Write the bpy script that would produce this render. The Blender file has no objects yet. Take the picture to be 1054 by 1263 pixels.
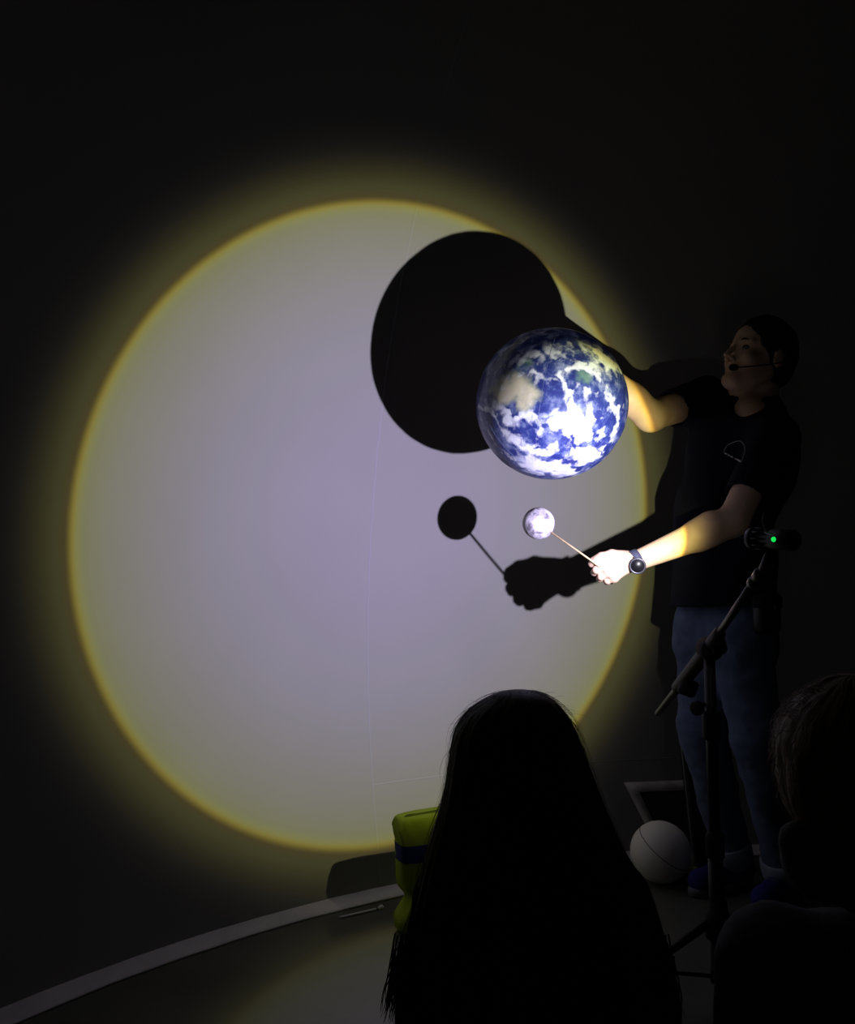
import bpy, math, random
import numpy as np
from mathutils import Vector, Matrix
from mathutils.bvhtree import BVHTree

SC = bpy.context.scene
COL = SC.collection
rnd = random.Random(7)
nrg = np.random.default_rng(11)

# ------------------------------------------------------------------ camera
F_PX, PITCH, CAM_H = 1150.0, 0.0437, 1.0789
CAM = np.array([0.0, 0.0, CAM_H])
_R = np.array([1.0, 0, 0]); _U = np.array([0, -math.sin(PITCH), math.cos(PITCH)]); _W = np.array([0, math.cos(PITCH), math.sin(PITCH)])
def P(x, y, d):
    """3-D point seen at photo pixel (x, y) at depth d metres."""
    return CAM + d * ((x - 527) / F_PX * _R + (631.5 - y) / F_PX * _U + _W)
cam_data = bpy.data.cameras.new('camera')
cam_data.sensor_fit = 'HORIZONTAL'; cam_data.sensor_width = 36
cam_data.lens = 36 * F_PX / 1054
cam_data.clip_start = 0.05
cam = bpy.data.objects.new('camera', cam_data); COL.objects.link(cam)
cam.location = CAM; cam.rotation_euler = (math.pi / 2 + PITCH, 0, 0)
SC.camera = cam

# ------------------------------------------------------------------ world, exposure
world = bpy.data.worlds.new('world'); SC.world = world; world.use_nodes = True
world.node_tree.nodes['Background'].inputs[0].default_value = (0.5, 0.5, 0.6, 1)
world.node_tree.nodes['Background'].inputs[1].default_value = 0.0
SC.view_settings.view_transform = 'Standard'; SC.view_settings.look = 'None'
SC.view_settings.gamma = 1; SC.view_settings.exposure = 0; SC.view_settings.use_curve_mapping = False

# ------------------------------------------------------------------ the lamp's beam
LAMP = P(922.3, 663.4, 1.8755)
AZ, EL, HALF = 0.5663, 0.0626, 0.6656
AX = np.array([-math.sin(AZ) * math.cos(EL), math.cos(AZ) * math.cos(EL), math.sin(EL)])
LAMP_POWER = 126.0
ld = bpy.data.lights.new('lamp_beam', 'SPOT')
ld.energy = LAMP_POWER; ld.spot_size = math.radians(130); ld.spot_blend = 0.1; ld.shadow_soft_size = 0.006
ld.use_nodes = True
nt = ld.node_tree; em = [n for n in nt.nodes if n.type == 'EMISSION'][0]
geo = nt.nodes.new('ShaderNodeNewGeometry')
dotn = nt.nodes.new('ShaderNodeVectorMath'); dotn.operation = 'DOT_PRODUCT'
dotn.inputs[1].default_value = tuple(AX)
ab = nt.nodes.new('ShaderNodeMath'); ab.operation = 'ABSOLUTE'
ac = nt.nodes.new('ShaderNodeMath'); ac.operation = 'ARCCOSINE'
rp = nt.nodes.new('ShaderNodeValToRGB')
nt.links.new(geo.outputs['Incoming'], dotn.inputs[0]); nt.links.new(dotn.outputs['Value'], ab.inputs[0])
nt.links.new(ab.outputs[0], ac.inputs[0]); nt.links.new(ac.outputs[0], rp.inputs[0]); nt.links.new(rp.outputs[0], em.inputs[0])
PROFILE = [(0.00, (.71, .64, 1.0)), (0.20, (.70, .63, .98)), (0.40, (.68, .64, .86)), (0.52, (.65, .62, .68)), (0.607, (.61, .605, .50)), (0.645, (.595, .60, .36)), (0.657, (.64, .65, .26)),
           (0.664, (.70, .60, .13)), (0.670, (.40, .31, .06)), (0.675, (.18, .145, .055)), (0.69, (.15, .15, .058)), (0.705, (.115, .112, .042)),
           (0.720, (.08, .075, .03)), (0.735, (.05, .046, .022)), (0.75, (.028, .025, .017)), (0.77, (.012, .011, .009)), (0.80, (.004, .004, .004)), (1.0, (.001, .001, .001))]
cr = rp.color_ramp
while len(cr.elements) > 1: cr.elements.remove(cr.elements[-1])
cr.elements[0].position = PROFILE[0][0]; cr.elements[0].color = (*PROFILE[0][1], 1)
for p_, c_ in PROFILE[1:]:
    e_ = cr.elements.new(p_); e_.color = (*c_, 1)
lo = bpy.data.objects.new('lamp_beam', ld); COL.objects.link(lo)
lo.location = LAMP
lo.rotation_euler = Vector(AX).to_track_quat('-Z', 'Y').to_euler()

# ------------------------------------------------------------------ helpers
def mat(name, col, rough=0.7, spec=0.3, metal=0.0, noise=0.0, nscale=20, bump=0.0, bscale=200, emit=None, coat=0.0, sheen=0.0, stretch=None):
    m = bpy.data.materials.new(name); m.use_nodes = True
    t = m.node_tree; b = t.nodes['Principled BSDF']
    b.inputs['Base Color'].default_value = (*col, 1); b.inputs['Roughness'].default_value = rough
    b.inputs['Specular IOR Level'].default_value = spec; b.inputs['Metallic'].default_value = metal
    b.inputs['Coat Weight'].default_value = coat; b.inputs['Sheen Weight'].default_value = sheen
    tc = t.nodes.new('ShaderNodeTexCoord'); src = tc.outputs['Object']
    if stretch:
        mp = t.nodes.new('ShaderNodeMapping'); mp.inputs['Scale'].default_value = stretch
        t.links.new(src, mp.inputs['Vector']); src = mp.outputs[0]
    if noise:
        n = t.nodes.new('ShaderNodeTexNoise'); n.inputs['Scale'].default_value = nscale; n.inputs['Detail'].default_value = 5
        t.links.new(src, n.inputs['Vector'])
        r = t.nodes.new('ShaderNodeValToRGB')
        r.color_ramp.elements[0].position = .3; r.color_ramp.elements[1].position = .7
        r.color_ramp.elements[0].color = (*[c * (1 - noise) for c in col], 1)
        r.color_ramp.elements[1].color = (*[min(1, c * (1 + noise)) for c in col], 1)
        t.links.new(n.outputs[0], r.inputs[0]); t.links.new(r.outputs[0], b.inputs['Base Color'])
    if bump:
        n = t.nodes.new('ShaderNodeTexNoise'); n.inputs['Scale'].default_value = bscale; n.inputs['Detail'].default_value = 4
        t.links.new(src, n.inputs['Vector'])
        bp = t.nodes.new('ShaderNodeBump'); bp.inputs['Strength'].default_value = bump; bp.inputs['Distance'].default_value = .002
        t.links.new(n.outputs[0], bp.inputs['Height']); t.links.new(bp.outputs[0], b.inputs['Normal'])
    if emit:
        b.inputs['Emission Color'].default_value = (*emit[0], 1); b.inputs['Emission Strength'].default_value = emit[1]
    return m

def mesh_obj(name, V, Fc, m, parent=None, smooth=True):
    me = bpy.data.meshes.new(name)
    V = np.asarray(V, dtype=np.float32)
    if isinstance(Fc, np.ndarray):
        n = Fc.shape[1]
        me.vertices.add(len(V)); me.vertices.foreach_set('co', V.ravel())
        me.loops.add(Fc.size); me.loops.foreach_set('vertex_index', Fc.astype(np.int32).ravel())
        me.polygons.add(len(Fc)); me.polygons.foreach_set('loop_start', np.arange(0, Fc.size, n, dtype=np.int32))
        me.update(calc_edges=True); me.validate()
    else:
        me.from_pydata([tuple(map(float, v)) for v in V], [], [tuple(f) for f in Fc]); me.update()
    me.polygons.foreach_set('use_smooth', [smooth] * len(me.polygons))
    if m: me.materials.append(m)
    o = bpy.data.objects.new(name, me); COL.objects.link(o)
    if parent is not None:
        o.parent = parent; o.matrix_parent_inverse = Matrix.Translation(-Vector(parent.location))
    return o

def thing(name, label, cat, loc=(0, 0, 0), group=None):
    o = bpy.data.objects.new(name, None); o.empty_display_size = .1; COL.objects.link(o)
    o.location = loc; o['label'] = label; o['category'] = cat
    if group: o['group'] = group
    return o
def tag(o, label, cat=None, group=None):
    o['label'] = label
    if cat: o['category'] = cat
    if group: o['group'] = group
    return o

class MB:                                   # collects primitive shapes into one mesh
    def __init__(s): s.V = []; s.F = []
    def add(s, V, F):
        k = len(s.V); s.V += [tuple(map(float, v)) for v in V]; s.F += [tuple(i + k for i in f) for f in F]; return s
    def box(s, c, x, y, z, bev=.15):
        """box about c with half-axes vectors x, y, z and chamfered edges"""
        c, x, y, z = map(np.array, (c, x, y, z)); V = []; idx = {}
        b = 1 - bev * min(np.linalg.norm(x), np.linalg.norm(y), np.linalg.norm(z)) / np.array([np.linalg.norm(x), np.linalg.norm(y), np.linalg.norm(z)])
        for sx in (-1, 1):
            for sy in (-1, 1):
                for sz in (-1, 1):
                    for k in range(3):
                        q = [sx, sy, sz]; w = [q[i] * (1 if i == k else b[i]) for i in range(3)]
                        idx[(sx, sy, sz, k)] = len(V); V.append(c + w[0] * x + w[1] * y + w[2] * z)
        F = []
        for k in range(3):
            i, j = [(1, 2), (2, 0), (0, 1)][k]
            for sg in (-1, 1):
                ring = []
                for a, d in ((-1, -1), (1, -1), (1, 1), (-1, 1)):
                    q = [0, 0, 0]; q[k] = sg; q[i] = a; q[j] = d; ring.append(idx[(*q, k)])
                F.append(ring if sg > 0 else ring[::-1])
        for k in range(3):                  # edge chamfers along axis k
            i, j = [(1, 2), (2, 0), (0, 1)][k]
            for a, d in ((-1, -1), (1, -1), (1, 1), (-1, 1)):
                q0 = [0, 0, 0]; q0[k] = -1; q0[i] = a; q0[j] = d
                q1 = list(q0); q1[k] = 1
                f = [idx[(*q0, i)], idx[(*q1, i)], idx[(*q1, j)], idx[(*q0, j)]]
                F.append(f if a * d < 0 else f[::-1])
        for sx in (-1, 1):
            for sy in (-1, 1):
                for sz in (-1, 1):
                    f = [idx[(sx, sy, sz, k)] for k in range(3)]
                    F.append(f if sx * sy * sz > 0 else f[::-1])
        return s.add(V, F)
    def tube(s, pts, r, n=10, cap=True, sq=None):
        pts = [np.array(p, float) for p in pts]; N = len(pts)
        rs = r if hasattr(r, '__len__') else [r] * N
        V = []; F = []; up = None
        for i, p in enumerate(pts):
            t = pts[min(i + 1, N - 1)] - pts[max(i - 1, 0)]; t /= np.linalg.norm(t) + 1e-12
            if up is None:
                up = np.array([0, 0, 1.]) if abs(t[2]) < .9 else np.array([1., 0, 0])
            a = np.cross(t, up); a /= np.linalg.norm(a); up = np.cross(a, t)
            for k in range(n):
                th = 2 * math.pi * k / n
                V.append(p + rs[i] * (math.cos(th) * a + math.sin(th) * up * (sq or 1)))
        for i in range(N - 1):
            for k in range(n):
                F.append((i * n + k, i * n + (k + 1) % n, (i + 1) * n + (k + 1) % n, (i + 1) * n + k))
        if cap:
            F.append(tuple(range(n))[::-1]); F.append(tuple((N - 1) * n + k for k in range(n)))
        return s.add(V, F)
    def lathe(s, o, ax, prof, n=32):
        """prof: (distance along axis, radius)"""
        o = np.array(o, float); ax = np.array(ax, float); ax /= np.linalg.norm(ax)
        a = np.cross(ax, [0, 0, 1.] if abs(ax[2]) < .9 else [1., 0, 0]); a /= np.linalg.norm(a); b = np.cross(ax, a)
        V = []; F = []
        for h, r in prof:
            for k in range(n):
                th = 2 * math.pi * k / n; V.append(o + ax * h + max(r, 1e-5) * (math.cos(th) * a + math.sin(th) * b))
        for i in range(len(prof) - 1):
            for k in range(n):
                F.append((i * n + k, i * n + (k + 1) % n, (i + 1) * n + (k + 1) % n, (i + 1) * n + k))
        return s.add(V, F)
    def build(s, name, m, parent=None, smooth=True):
        return mesh_obj(name, s.V, s.F, m, parent, smooth)

def smooth_curve(pts, sub=6):
    pts = [np.array(p, float) for p in pts]; out = []
    for i in range(len(pts) - 1):
        p0, p1, p2, p3 = pts[max(i - 1, 0)], pts[i], pts[i + 1], pts[min(i + 2, len(pts) - 1)]
        for k in range(sub):
            t = k / sub
            out.append(.5 * (2 * p1 + (p2 - p0) * t + (2 * p0 - 5 * p1 + 4 * p2 - p3) * t * t + (3 * p1 - p0 - 3 * p2 + p3) * t ** 3))
    out.append(pts[-1]); return out

# value noise in numpy
_lat = nrg.random((32, 32, 32)).astype(np.float32)
def vnoise(p):
    i = np.floor(p).astype(int); f = (p - i); f = f * f * (3 - 2 * f); i &= 31; j = (i + 1) & 31
    def g(a, b, c): return _lat[a, b, c]
    x0, y0, z0 = i[..., 0], i[..., 1], i[..., 2]; x1, y1, z1 = j[..., 0], j[..., 1], j[..., 2]
    fx, fy, fz = f[..., 0], f[..., 1], f[..., 2]
    c00 = g(x0, y0, z0) * (1 - fx) + g(x1, y0, z0) * fx; c10 = g(x0, y1, z0) * (1 - fx) + g(x1, y1, z0) * fx
    c01 = g(x0, y0, z1) * (1 - fx) + g(x1, y0, z1) * fx; c11 = g(x0, y1, z1) * (1 - fx) + g(x1, y1, z1) * fx
    return (c00 * (1 - fy) + c10 * fy) * (1 - fz) + (c01 * (1 - fy) + c11 * fy) * fz
def fbm(p, o=5):
    s = 0; a = .5; t = 0
    for k in range(o):
        s = s + a * vnoise(p * 2 ** k + 7.3 * k); t += a; a *= .55
    return s / t

# ---- implicit surfaces: bodies and clothes grow as ONE smooth mesh
def axis(lo, hi, h, fines=()):
    cuts = [lo]; v = lo
    while v < hi:
        st = h
        for a, b, hf in fines:
            if a - .004 <= v < b: st = min(st, hf)
            elif v < a and v + st > a: st = min(st, max(a - v, hf))
        v += st; cuts.append(v)
    return np.array(cuts, np.float32)
class Field:
    def __init__(s, X, Y, Z):
        s.X, s.Y, s.Z = X, Y, Z; s.F = np.full((len(X), len(Y), len(Z)), .5, np.float32)
    def blk(s, lo, hi):
        sl = []
        for A, l, h in zip((s.X, s.Y, s.Z), lo, hi):
            i0 = max(np.searchsorted(A, l) - 1, 0); i1 = min(np.searchsorted(A, h) + 1, len(A)); sl.append(slice(i0, i1))
        sl = tuple(sl)
        return sl, s.X[sl[0]][:, None, None], s.Y[sl[1]][None, :, None], s.Z[sl[2]][None, None, :]
    def _mix(s, sl, d, k, sub):
        f = s.F[sl]
        if f.size == 0: return
        if sub: a, b = -f, d
        else: a, b = f, d
        h = np.maximum(k - np.abs(a - b), 0) / k
        r = np.minimum(a, b) - h * h * k * .25
        s.F[sl] = -r if sub else r
    def cap(s, a, b, ra, rb=None, k=.02, sub=False, sq=None):
        rb = ra if rb is None else rb; a = np.array(a, float); b = np.array(b, float)
        m = max(ra, rb) + k + .03
        sl, x, y, z = s.blk(np.minimum(a, b) - m, np.maximum(a, b) + m)
        ba = b - a; L = max(ba @ ba, 1e-9)
        px, py, pz = x - a[0], y - a[1], z - a[2]
        t = np.clip((px * ba[0] + py * ba[1] + pz * ba[2]) / L, 0, 1)
        qx, qy, qz = px - t * ba[0], py - t * ba[1], pz - t * ba[2]
        if sq is not None:                  # flatten along a direction: (unit vector, factor)
            n, fct = sq; n = np.array(n); dd = (qx * n[0] + qy * n[1] + qz * n[2]) * (1 / fct - 1)
            qx, qy, qz = qx + dd * n[0], qy + dd * n[1], qz + dd * n[2]
        d = np.sqrt(qx ** 2 + qy ** 2 + qz ** 2) - (ra + (rb - ra) * t)
        s._mix(sl, d.astype(np.float32), k, sub); return s
    def ell(s, c, r, fr=None, k=.02, sub=False):
        c = np.array(c, float); fr = np.eye(3) if fr is None else np.array(fr)
        m = max(r) + k + .03
        sl, x, y, z = s.blk(c - m, c + m)
        px, py, pz = x - c[0], y - c[1], z - c[2]
        k0 = 0; k1 = 0
        for i in range(3):
            q = px * fr[i][0] + py * fr[i][1] + pz * fr[i][2]
            k0 = k0 + (q / r[i]) ** 2; k1 = k1 + (q / r[i] ** 2) ** 2
        k0 = np.sqrt(k0); k1 = np.sqrt(k1) + 1e-6
        s._mix(sl, (k0 * (k0 - 1) / k1).astype(np.float32), k, sub); return s
    def cut(s, p, n, lo=None, hi=None):
        """remove what lies on the side n points to (inside the box lo..hi)"""
        lo = (-9, -9, -9) if lo is None else lo; hi = (9, 9, 9) if hi is None else hi
        sl, x, y, z = s.blk(lo, hi); n = np.array(n, float); n /= np.linalg.norm(n)
        d = (x - p[0]) * n[0] + (y - p[1]) * n[1] + (z - p[2]) * n[2]
        s.F[sl] = np.maximum(s.F[sl], d); return s
    def trim(s, p, n, R):
        """cut a sleeve or trouser end: plane cut limited to a cylinder of radius R about the limb"""
        n = unit(n); sl, x, y, z = s.blk(np.array(p) - .22, np.array(p) + .22)
        px, py, pz = x - p[0], y - p[1], z - p[2]; t = px * n[0] + py * n[1] + pz * n[2]
        r = np.sqrt(np.maximum(px ** 2 + py ** 2 + pz ** 2 - t * t, 0))
        s.F[sl] = np.where((r < R) & (t < .2), np.maximum(s.F[sl], t), s.F[sl]); return s
    def ripple(s, amp, sc, seed=0.):
        X, Y, Z = np.meshgrid(s.X, s.Y, s.Z, indexing='ij'); m = np.abs(s.F) < .03
        p = np.stack([X[m], Y[m], Z[m]], -1) * np.array(sc) + seed
        s.F[m] += amp * (fbm(p, 3) - .5).astype(np.float32) * 2; return s
    def mesh(s):
        F = s.F; S = F < 0; nx, ny, nz = F.shape
        c = np.zeros((nx - 1, ny - 1, nz - 1), np.uint8)
        for i in (0, 1):
            for j in (0, 1):
                for k in (0, 1): c += S[i:nx - 1 + i, j:ny - 1 + j, k:nz - 1 + k]
        act = np.argwhere((c > 0) & (c < 8)); idx = np.full(c.shape, -1, np.int32); idx[tuple(act.T)] = np.arange(len(act))
        A = (s.X, s.Y, s.Z); acc = np.zeros((len(act), 3)); cnt = np.zeros(len(act))
        for ax in range(3):
            o1, o2 = [q for q in range(3) if q != ax]
            for u in (0, 1):
                for v in (0, 1):
                    a = act.copy(); a[:, o1] += u; a[:, o2] += v; b = a.copy(); b[:, ax] += 1
                    fa = F[tuple(a.T)]; fb = F[tuple(b.T)]; m = (fa < 0) != (fb < 0)
                    t = np.where(m, fa / np.where(m, fa - fb, 1), 0)
                    pa = np.stack([A[q][a[:, q]] for q in range(3)], -1); pb = np.stack([A[q][b[:, q]] for q in range(3)], -1)
                    acc += np.where(m[:, None], pa + (pb - pa) * t[:, None], 0); cnt += m
        V = acc / cnt[:, None]; Q = []
        for ax in range(3):
            o1, o2 = [(1, 2), (2, 0), (0, 1)][ax]
            lo_ = [slice(None)] * 3; hi_ = [slice(None)] * 3; lo_[ax] = slice(0, -1); hi_[ax] = slice(1, None)
            for q in (o1, o2): lo_[q] = slice(1, -1); hi_[q] = slice(1, -1)
            sa = S[tuple(lo_)]; sb = S[tuple(hi_)]
            for flip in (False, True):
                e = np.argwhere((sa & ~sb) if not flip else (~sa & sb))
                if len(e) == 0: continue
                e[:, o1] += 1; e[:, o2] += 1
                def cell(u, v):
                    g = e.copy(); g[:, o1] -= u; g[:, o2] -= v; return idx[tuple(g.T)]
                q = np.stack([cell(1, 1), cell(0, 1), cell(0, 0), cell(1, 0)], -1)
                Q.append(q if not flip else q[:, ::-1])
        Q = np.concatenate(Q); Q = Q[(Q >= 0).all(1)]
        return V, Q
    def build(s, name, m, parent=None):
        V, Q = s.mesh(); return mesh_obj(name, V, Q, m, parent)

def lerp(a, b, t): return np.array(a) * (1 - t) + np.array(b) * t
def unit(v): v = np.array(v, float); return v / np.linalg.norm(v)

# ------------------------------------------------------------------ setting: round fabric dome
DC = np.array([1.3898, 0.5141, 0.7973]); DR = 3.028
FR = math.sqrt(DR ** 2 - DC[2] ** 2)                # radius of the dome at the floor
M_wall = mat('dome_fabric', (.275, .268, .255), .95, .05, noise=.03, nscale=2.5, bump=.12, bscale=60)
def dome_hit(o, d, r=DR):
    oc = o - DC; b = d @ oc; return o + d * (-b + math.sqrt(b * b - (oc @ oc - r * r)))
def wall_at(px, py, inset=0.0): return dome_hit(CAM, unit(P(px, py, 1.) - CAM), DR - inset)
n_az, n_el = 144, 56
e0 = math.asin(-DC[2] / DR); V = []; Fc = []
for j in range(n_el + 1):
    e = e0 + (math.pi / 2 - e0) * j / n_el
    for i in range(n_az):
        a = 2 * math.pi * i / n_az
        V.append(DC + DR * np.array([math.cos(e) * math.cos(a), math.cos(e) * math.sin(a), math.sin(e)]))
for j in range(n_el):
    for i in range(n_az):
        Fc.append((j * n_az + i, (j + 1) * n_az + i, (j + 1) * n_az + (i + 1) % n_az, j * n_az + (i + 1) % n_az))
wall = mesh_obj('wall_round', V, Fc, M_wall); wall['kind'] = 'structure'
M_seam = mat('seam_fabric', (.29, .285, .29), .9, .1)
sp = wall_at(455, 700) - DC; a_seam = math.atan2(sp[1], sp[0])
for k in range(9):                                   # meridian seams, where the panels are sewn together
    a = a_seam + k * 2 * math.pi / 9; V = []; Fc = []
    for j in range(41):
        e = e0 + (math.pi / 2 - .15 - e0) * j / 40; w = .004 / math.cos(e)
        for q, rr in ((-1, DR), (-.6, DR - .0015), (.6, DR - .0015), (1, DR)):
            b = a + q * w / DR; V.append(DC + rr * np.array([math.cos(e) * math.cos(b), math.cos(e) * math.sin(b), math.sin(e)]))
    for j in range(40):
        for q in range(3): Fc.append((j * 4 + q, (j + 1) * 4 + q, (j + 1) * 4 + q + 1, j * 4 + q + 1))
    mesh_obj('seam', V, Fc, M_seam, wall)
zs = wall_at(462, 968)[2]; e = math.asin((zs - DC[2]) / DR); V = []; Fc = []
for i in range(121):                                 # low horizontal seam right of the first meridian
    a = a_seam - i / 120 * 1.4
    for q, rr in ((-1, DR), (-.6, DR - .0015), (.6, DR - .0015), (1, DR)):
        ee = e + q * .003 / DR; V.append(DC + rr * np.array([math.cos(ee) * math.cos(a), math.cos(ee) * math.sin(a), math.sin(ee)]))
for i in range(120):
    for q in range(3): Fc.append((i * 4 + q, i * 4 + q + 1, (i + 1) * 4 + q + 1, (i + 1) * 4 + q))
mesh_obj('seam', V, Fc, M_seam, wall)
# pale taped frame round a dark mesh opening low on the wall
M_tape = mat('pale_tape', (.62, .61, .58), .8, .1, noise=.12, nscale=30)
M_mesh = mat('dark_mesh', (.05, .05, .05), .9, .1, noise=.2, nscale=200)
corn = [(769, 965), (905, 960), (880, 1062), (818, 1062)]
inner = [(788, 977), (893, 973), (870, 1052), (824, 1052)]
def ring_band(oc, ic, ins, t):
    V = []; N = 10
    L = []
    for c4 in (oc, ic):
        pts = []
        for k in range(4):
            for j in range(N):
                q = lerp(c4[k], c4[(k + 1) % 4], j / N); pts.append(q)
        L.append(pts)
    n = len(L[0])
    for pts, i_ in ((L[0], ins), (L[0], ins + t), (L[1], ins + t), (L[1], ins)): V += [wall_at(q[0], q[1], i_) for q in pts]
    Fc = []
    for r in range(3):
        for k in range(n): Fc.append((r * n + k, r * n + (k + 1) % n, (r + 1) * n + (k + 1) % n, (r + 1) * n + k))
    return V, Fc
V, Fc = ring_band(corn, inner, .0, .006)
tag(mesh_obj('vent_frame', V, Fc, M_tape, wall), 'pale taped frame low on the dome wall behind the white ball')
V = []; Fc = []; N = 10
for j in range(N + 1):
    for i in range(N + 1):
        q = lerp(lerp(inner[0], inner[1], i / N), lerp(inner[3], inner[2], i / N), j / N); V.append(wall_at(q[0], q[1], .003))
for j in range(N):
    for i in range(N): Fc.append((j * (N + 1) + i, j * (N + 1) + i + 1, (j + 1) * (N + 1) + i + 1, (j + 1) * (N + 1) + i))
tag(mesh_obj('vent_mesh', V, Fc, M_mesh, wall), 'dark mesh inside the pale frame')

# floor and kerb
M_floor = mat('vinyl_floor', (.105, .108, .092), .17, .75, noise=.18, nscale=3.0, bump=.08, bscale=35)
n = 128
V = [(DC[0], DC[1], 0)] + [(DC[0] + (FR + .05) * math.cos(2 * math.pi * i / n), DC[1] + (FR + .05) * math.sin(2 * math.pi * i / n), 0) for i in range(n)]
V += [(v[0], v[1], -.05) for v in V[1:]]
Fc = [(0, 1 + i, 1 + (i + 1) % n) for i in range(n)] + [(1 + i, 1 + n + i, 1 + n + (i + 1) % n, 1 + (i + 1) % n) for i in range(n)]
fl = mesh_obj('floor', V, Fc, M_floor, smooth=False); fl['kind'] = 'structure'
M_kerb = mat('kerb_tape', (.70, .68, .68), .75, .2, noise=.08, nscale=15)
prof = [(.012, 0.0), (-.052, 0.0), (-.055, .003), (-.052, .007), (-.030, .012), (-.008, .018), (.014, .023)]
V = []; Fc = []; n = 240
for i in range(n):
    a = 2 * math.pi * i / n; wob = .0015 * math.sin(a * 37) + .001 * math.sin(a * 91)
    for q, z in prof: V.append((DC[0] + (FR + q + wob) * math.cos(a), DC[1] + (FR + q + wob) * math.sin(a), z))
m_ = len(prof)
for i in range(n):
    for q in range(m_ - 1): Fc.append((i * m_ + q, i * m_ + q + 1, ((i + 1) % n) * m_ + q + 1, ((i + 1) % n) * m_ + q))
kb = mesh_obj('trim_1', V, Fc, M_kerb); kb['kind'] = 'structure'; kb['label'] = 'pale grey kerb strip running round the foot of the dome wall'

# ------------------------------------------------------------------ Earth globe
EC = P(680, 498.5, 2.6075); ER = 93 / F_PX * 2.6075
def earth():
    t = thing('model_earth', 'large inflatable globe printed as the cloudy blue Earth', 'globe', EC)
    nu, nv = 720, 360
    th = np.linspace(0, np.pi, nv + 1)[:, None]; ph = np.linspace(0, 2 * np.pi, nu, endpoint=False)[None, :]
    ax = unit([.25, .35, .9]); bx = unit(np.cross(ax, [0, 1, 0])); by = np.cross(ax, bx)
    D = (np.cos(th) * np.ones_like(ph))[..., None] * ax + (np.sin(th) * np.cos(ph))[..., None] * bx + (np.sin(th) * np.sin(ph))[..., None] * by
    gore = 1 - .0035 * (np.abs(np.cos(ph * 6)) ** 8) * np.sin(th)
    V = EC + ER * D * gore[..., None]
    V = V.reshape(-1, 3); I = np.arange((nv + 1) * nu).reshape(nv + 1, nu)
    Q = np.stack([I[:-1], np.roll(I, -1, 1)[:-1], np.roll(I, -1, 1)[1:], I[1:]], -1).reshape(-1, 4)[:, ::-1]
    # printed map: continents and cloud belts
    to = unit(CAM - EC); rt = unit(np.cross([0, 0, 1], to)); up = np.cross(to, rt)
    n = D.reshape(-1, 3); u = n @ rt; v = n @ up; w = n @ to
    wn = (fbm(n * 3.1 + 3, 5) - .5) * 2; wn2 = (fbm(n * 3.1 + 13, 5) - .5) * 2; wb = (fbm(n * 9 + 5, 4) - .5) * 2; wb2 = (fbm(n * 9 + 21, 4) - .5) * 2; land_n = (fbm(n * 14 + 2, 4) - .5) * 2
    uu = u + .14 * wn + .05 * wb; vv = v + .14 * wn2 + .05 * wb2
    front = w > -.1
    def seg(pts, r):
        best = np.full(len(u), 9.)
        for (x0, y0, r0), (x1, y1, r1) in zip(pts[:-1], pts[1:]):
            dx, dy = x1 - x0, y1 - y0; tt = np.clip(((uu - x0) * dx + (vv - y0) * dy) / (dx * dx + dy * dy + 1e-9), 0, 1)
            best = np.minimum(best, np.hypot(uu - x0 - tt * dx, vv - y0 - tt * dy) / (r0 + (r1 - r0) * tt))
        return np.where(front, np.exp(-best ** 2 * r), 0)
    def px(x, y): return ((x / 1054 * 200 + 580 - 680) / 93, -(y / 1080 * 205 + 395 - 498.5) / 93)
    def S(*pp): return [(*px(a, b), c) for a, b, c in pp]
    land = np.maximum(seg(S((215, 480, .13), (330, 420, .16), (380, 510, .14)), 1.3), .0)
    land2 = np.maximum(seg(S((340, 285, .07), (400, 270, .05)), 1.3), seg(S((720, 380, .08), (760, 400, .06)), 1.3))
    cl = np.zeros(len(u))
    for pp, sgn in [
        (S((590, 340, .05), (610, 430, .06), (640, 560, .10)), 1), (S((640, 640, .22), (700, 700, .25), (760, 600, .12)), 1.5),
        (S((700, 860, .14), (800, 870, .10)), 1.1), (S((650, 320, .04), (760, 340, .05), (850, 440, .05), (900, 580, .07), (930, 680, .06), (870, 770, .06)), 1),
        (S((70, 570, .03), (170, 590, .03), (250, 680, .05), (340, 760, .11), (450, 800, .08)), 1),
        (S((180, 540, .05), (300, 600, .06), (420, 590, .06), (460, 700, .08)), .9),
        (S((120, 720, .025), (190, 810, .03), (290, 890, .04)), .7),
        (S((400, 900, .16), (560, 960, .14), (640, 960, .10)), 1.25), (S((520, 200, .05), (560, 230, .05)), .7), (S((400, 220, .05), (440, 230, .05)), .6),
        (S((390, 330, .03), (480, 370, .05), (560, 400, .03)), .8), (S((780, 215, .02), (840, 270, .03), (940, 340, .03)), 1.1),
        (S((560, 570, .06), (480, 600, .05)), .7), (S((790, 480, .03), (840, 560, .03)), .5), (S((720, 470, .09), (740, 480, .09)), .35),
        (S((560, 800, .07), (450, 820, .06)), .8)]:
        cl = np.maximum(cl, sgn * seg(pp, 1.0))
    for pp in (S((500, 480, .10), (560, 510, .07)), S((630, 370, .035), (640, 440, .03)), S((730, 560, .045), (740, 610, .02)), S((180, 680, .09), (230, 740, .05)),
               S((370, 660, .045), (420, 720, .04)), S((850, 670, .05), (810, 700, .03)), S((640, 740, .02), (690, 830, .02)), S((500, 880, .05), (580, 870, .03)), S((240, 930, .06), (180, 880, .05)),
               S((820, 750, .018), (815, 870, .018)), S((280, 540, .03), (320, 570, .03)), S((450, 780, .012), (570, 745, .02)), S((930, 560, .05), (950, 450, .06))):
        cl = cl - 1.0 * seg(pp, 1.2)
    back = np.where(front, 0, (fbm(n * 2.4 + 40, 5) - .42) * 4)
    fine = (fbm(n * 9.5 + np.stack([wn, wn2, wb], -1) * .8, 6) - .5) * 2
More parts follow.
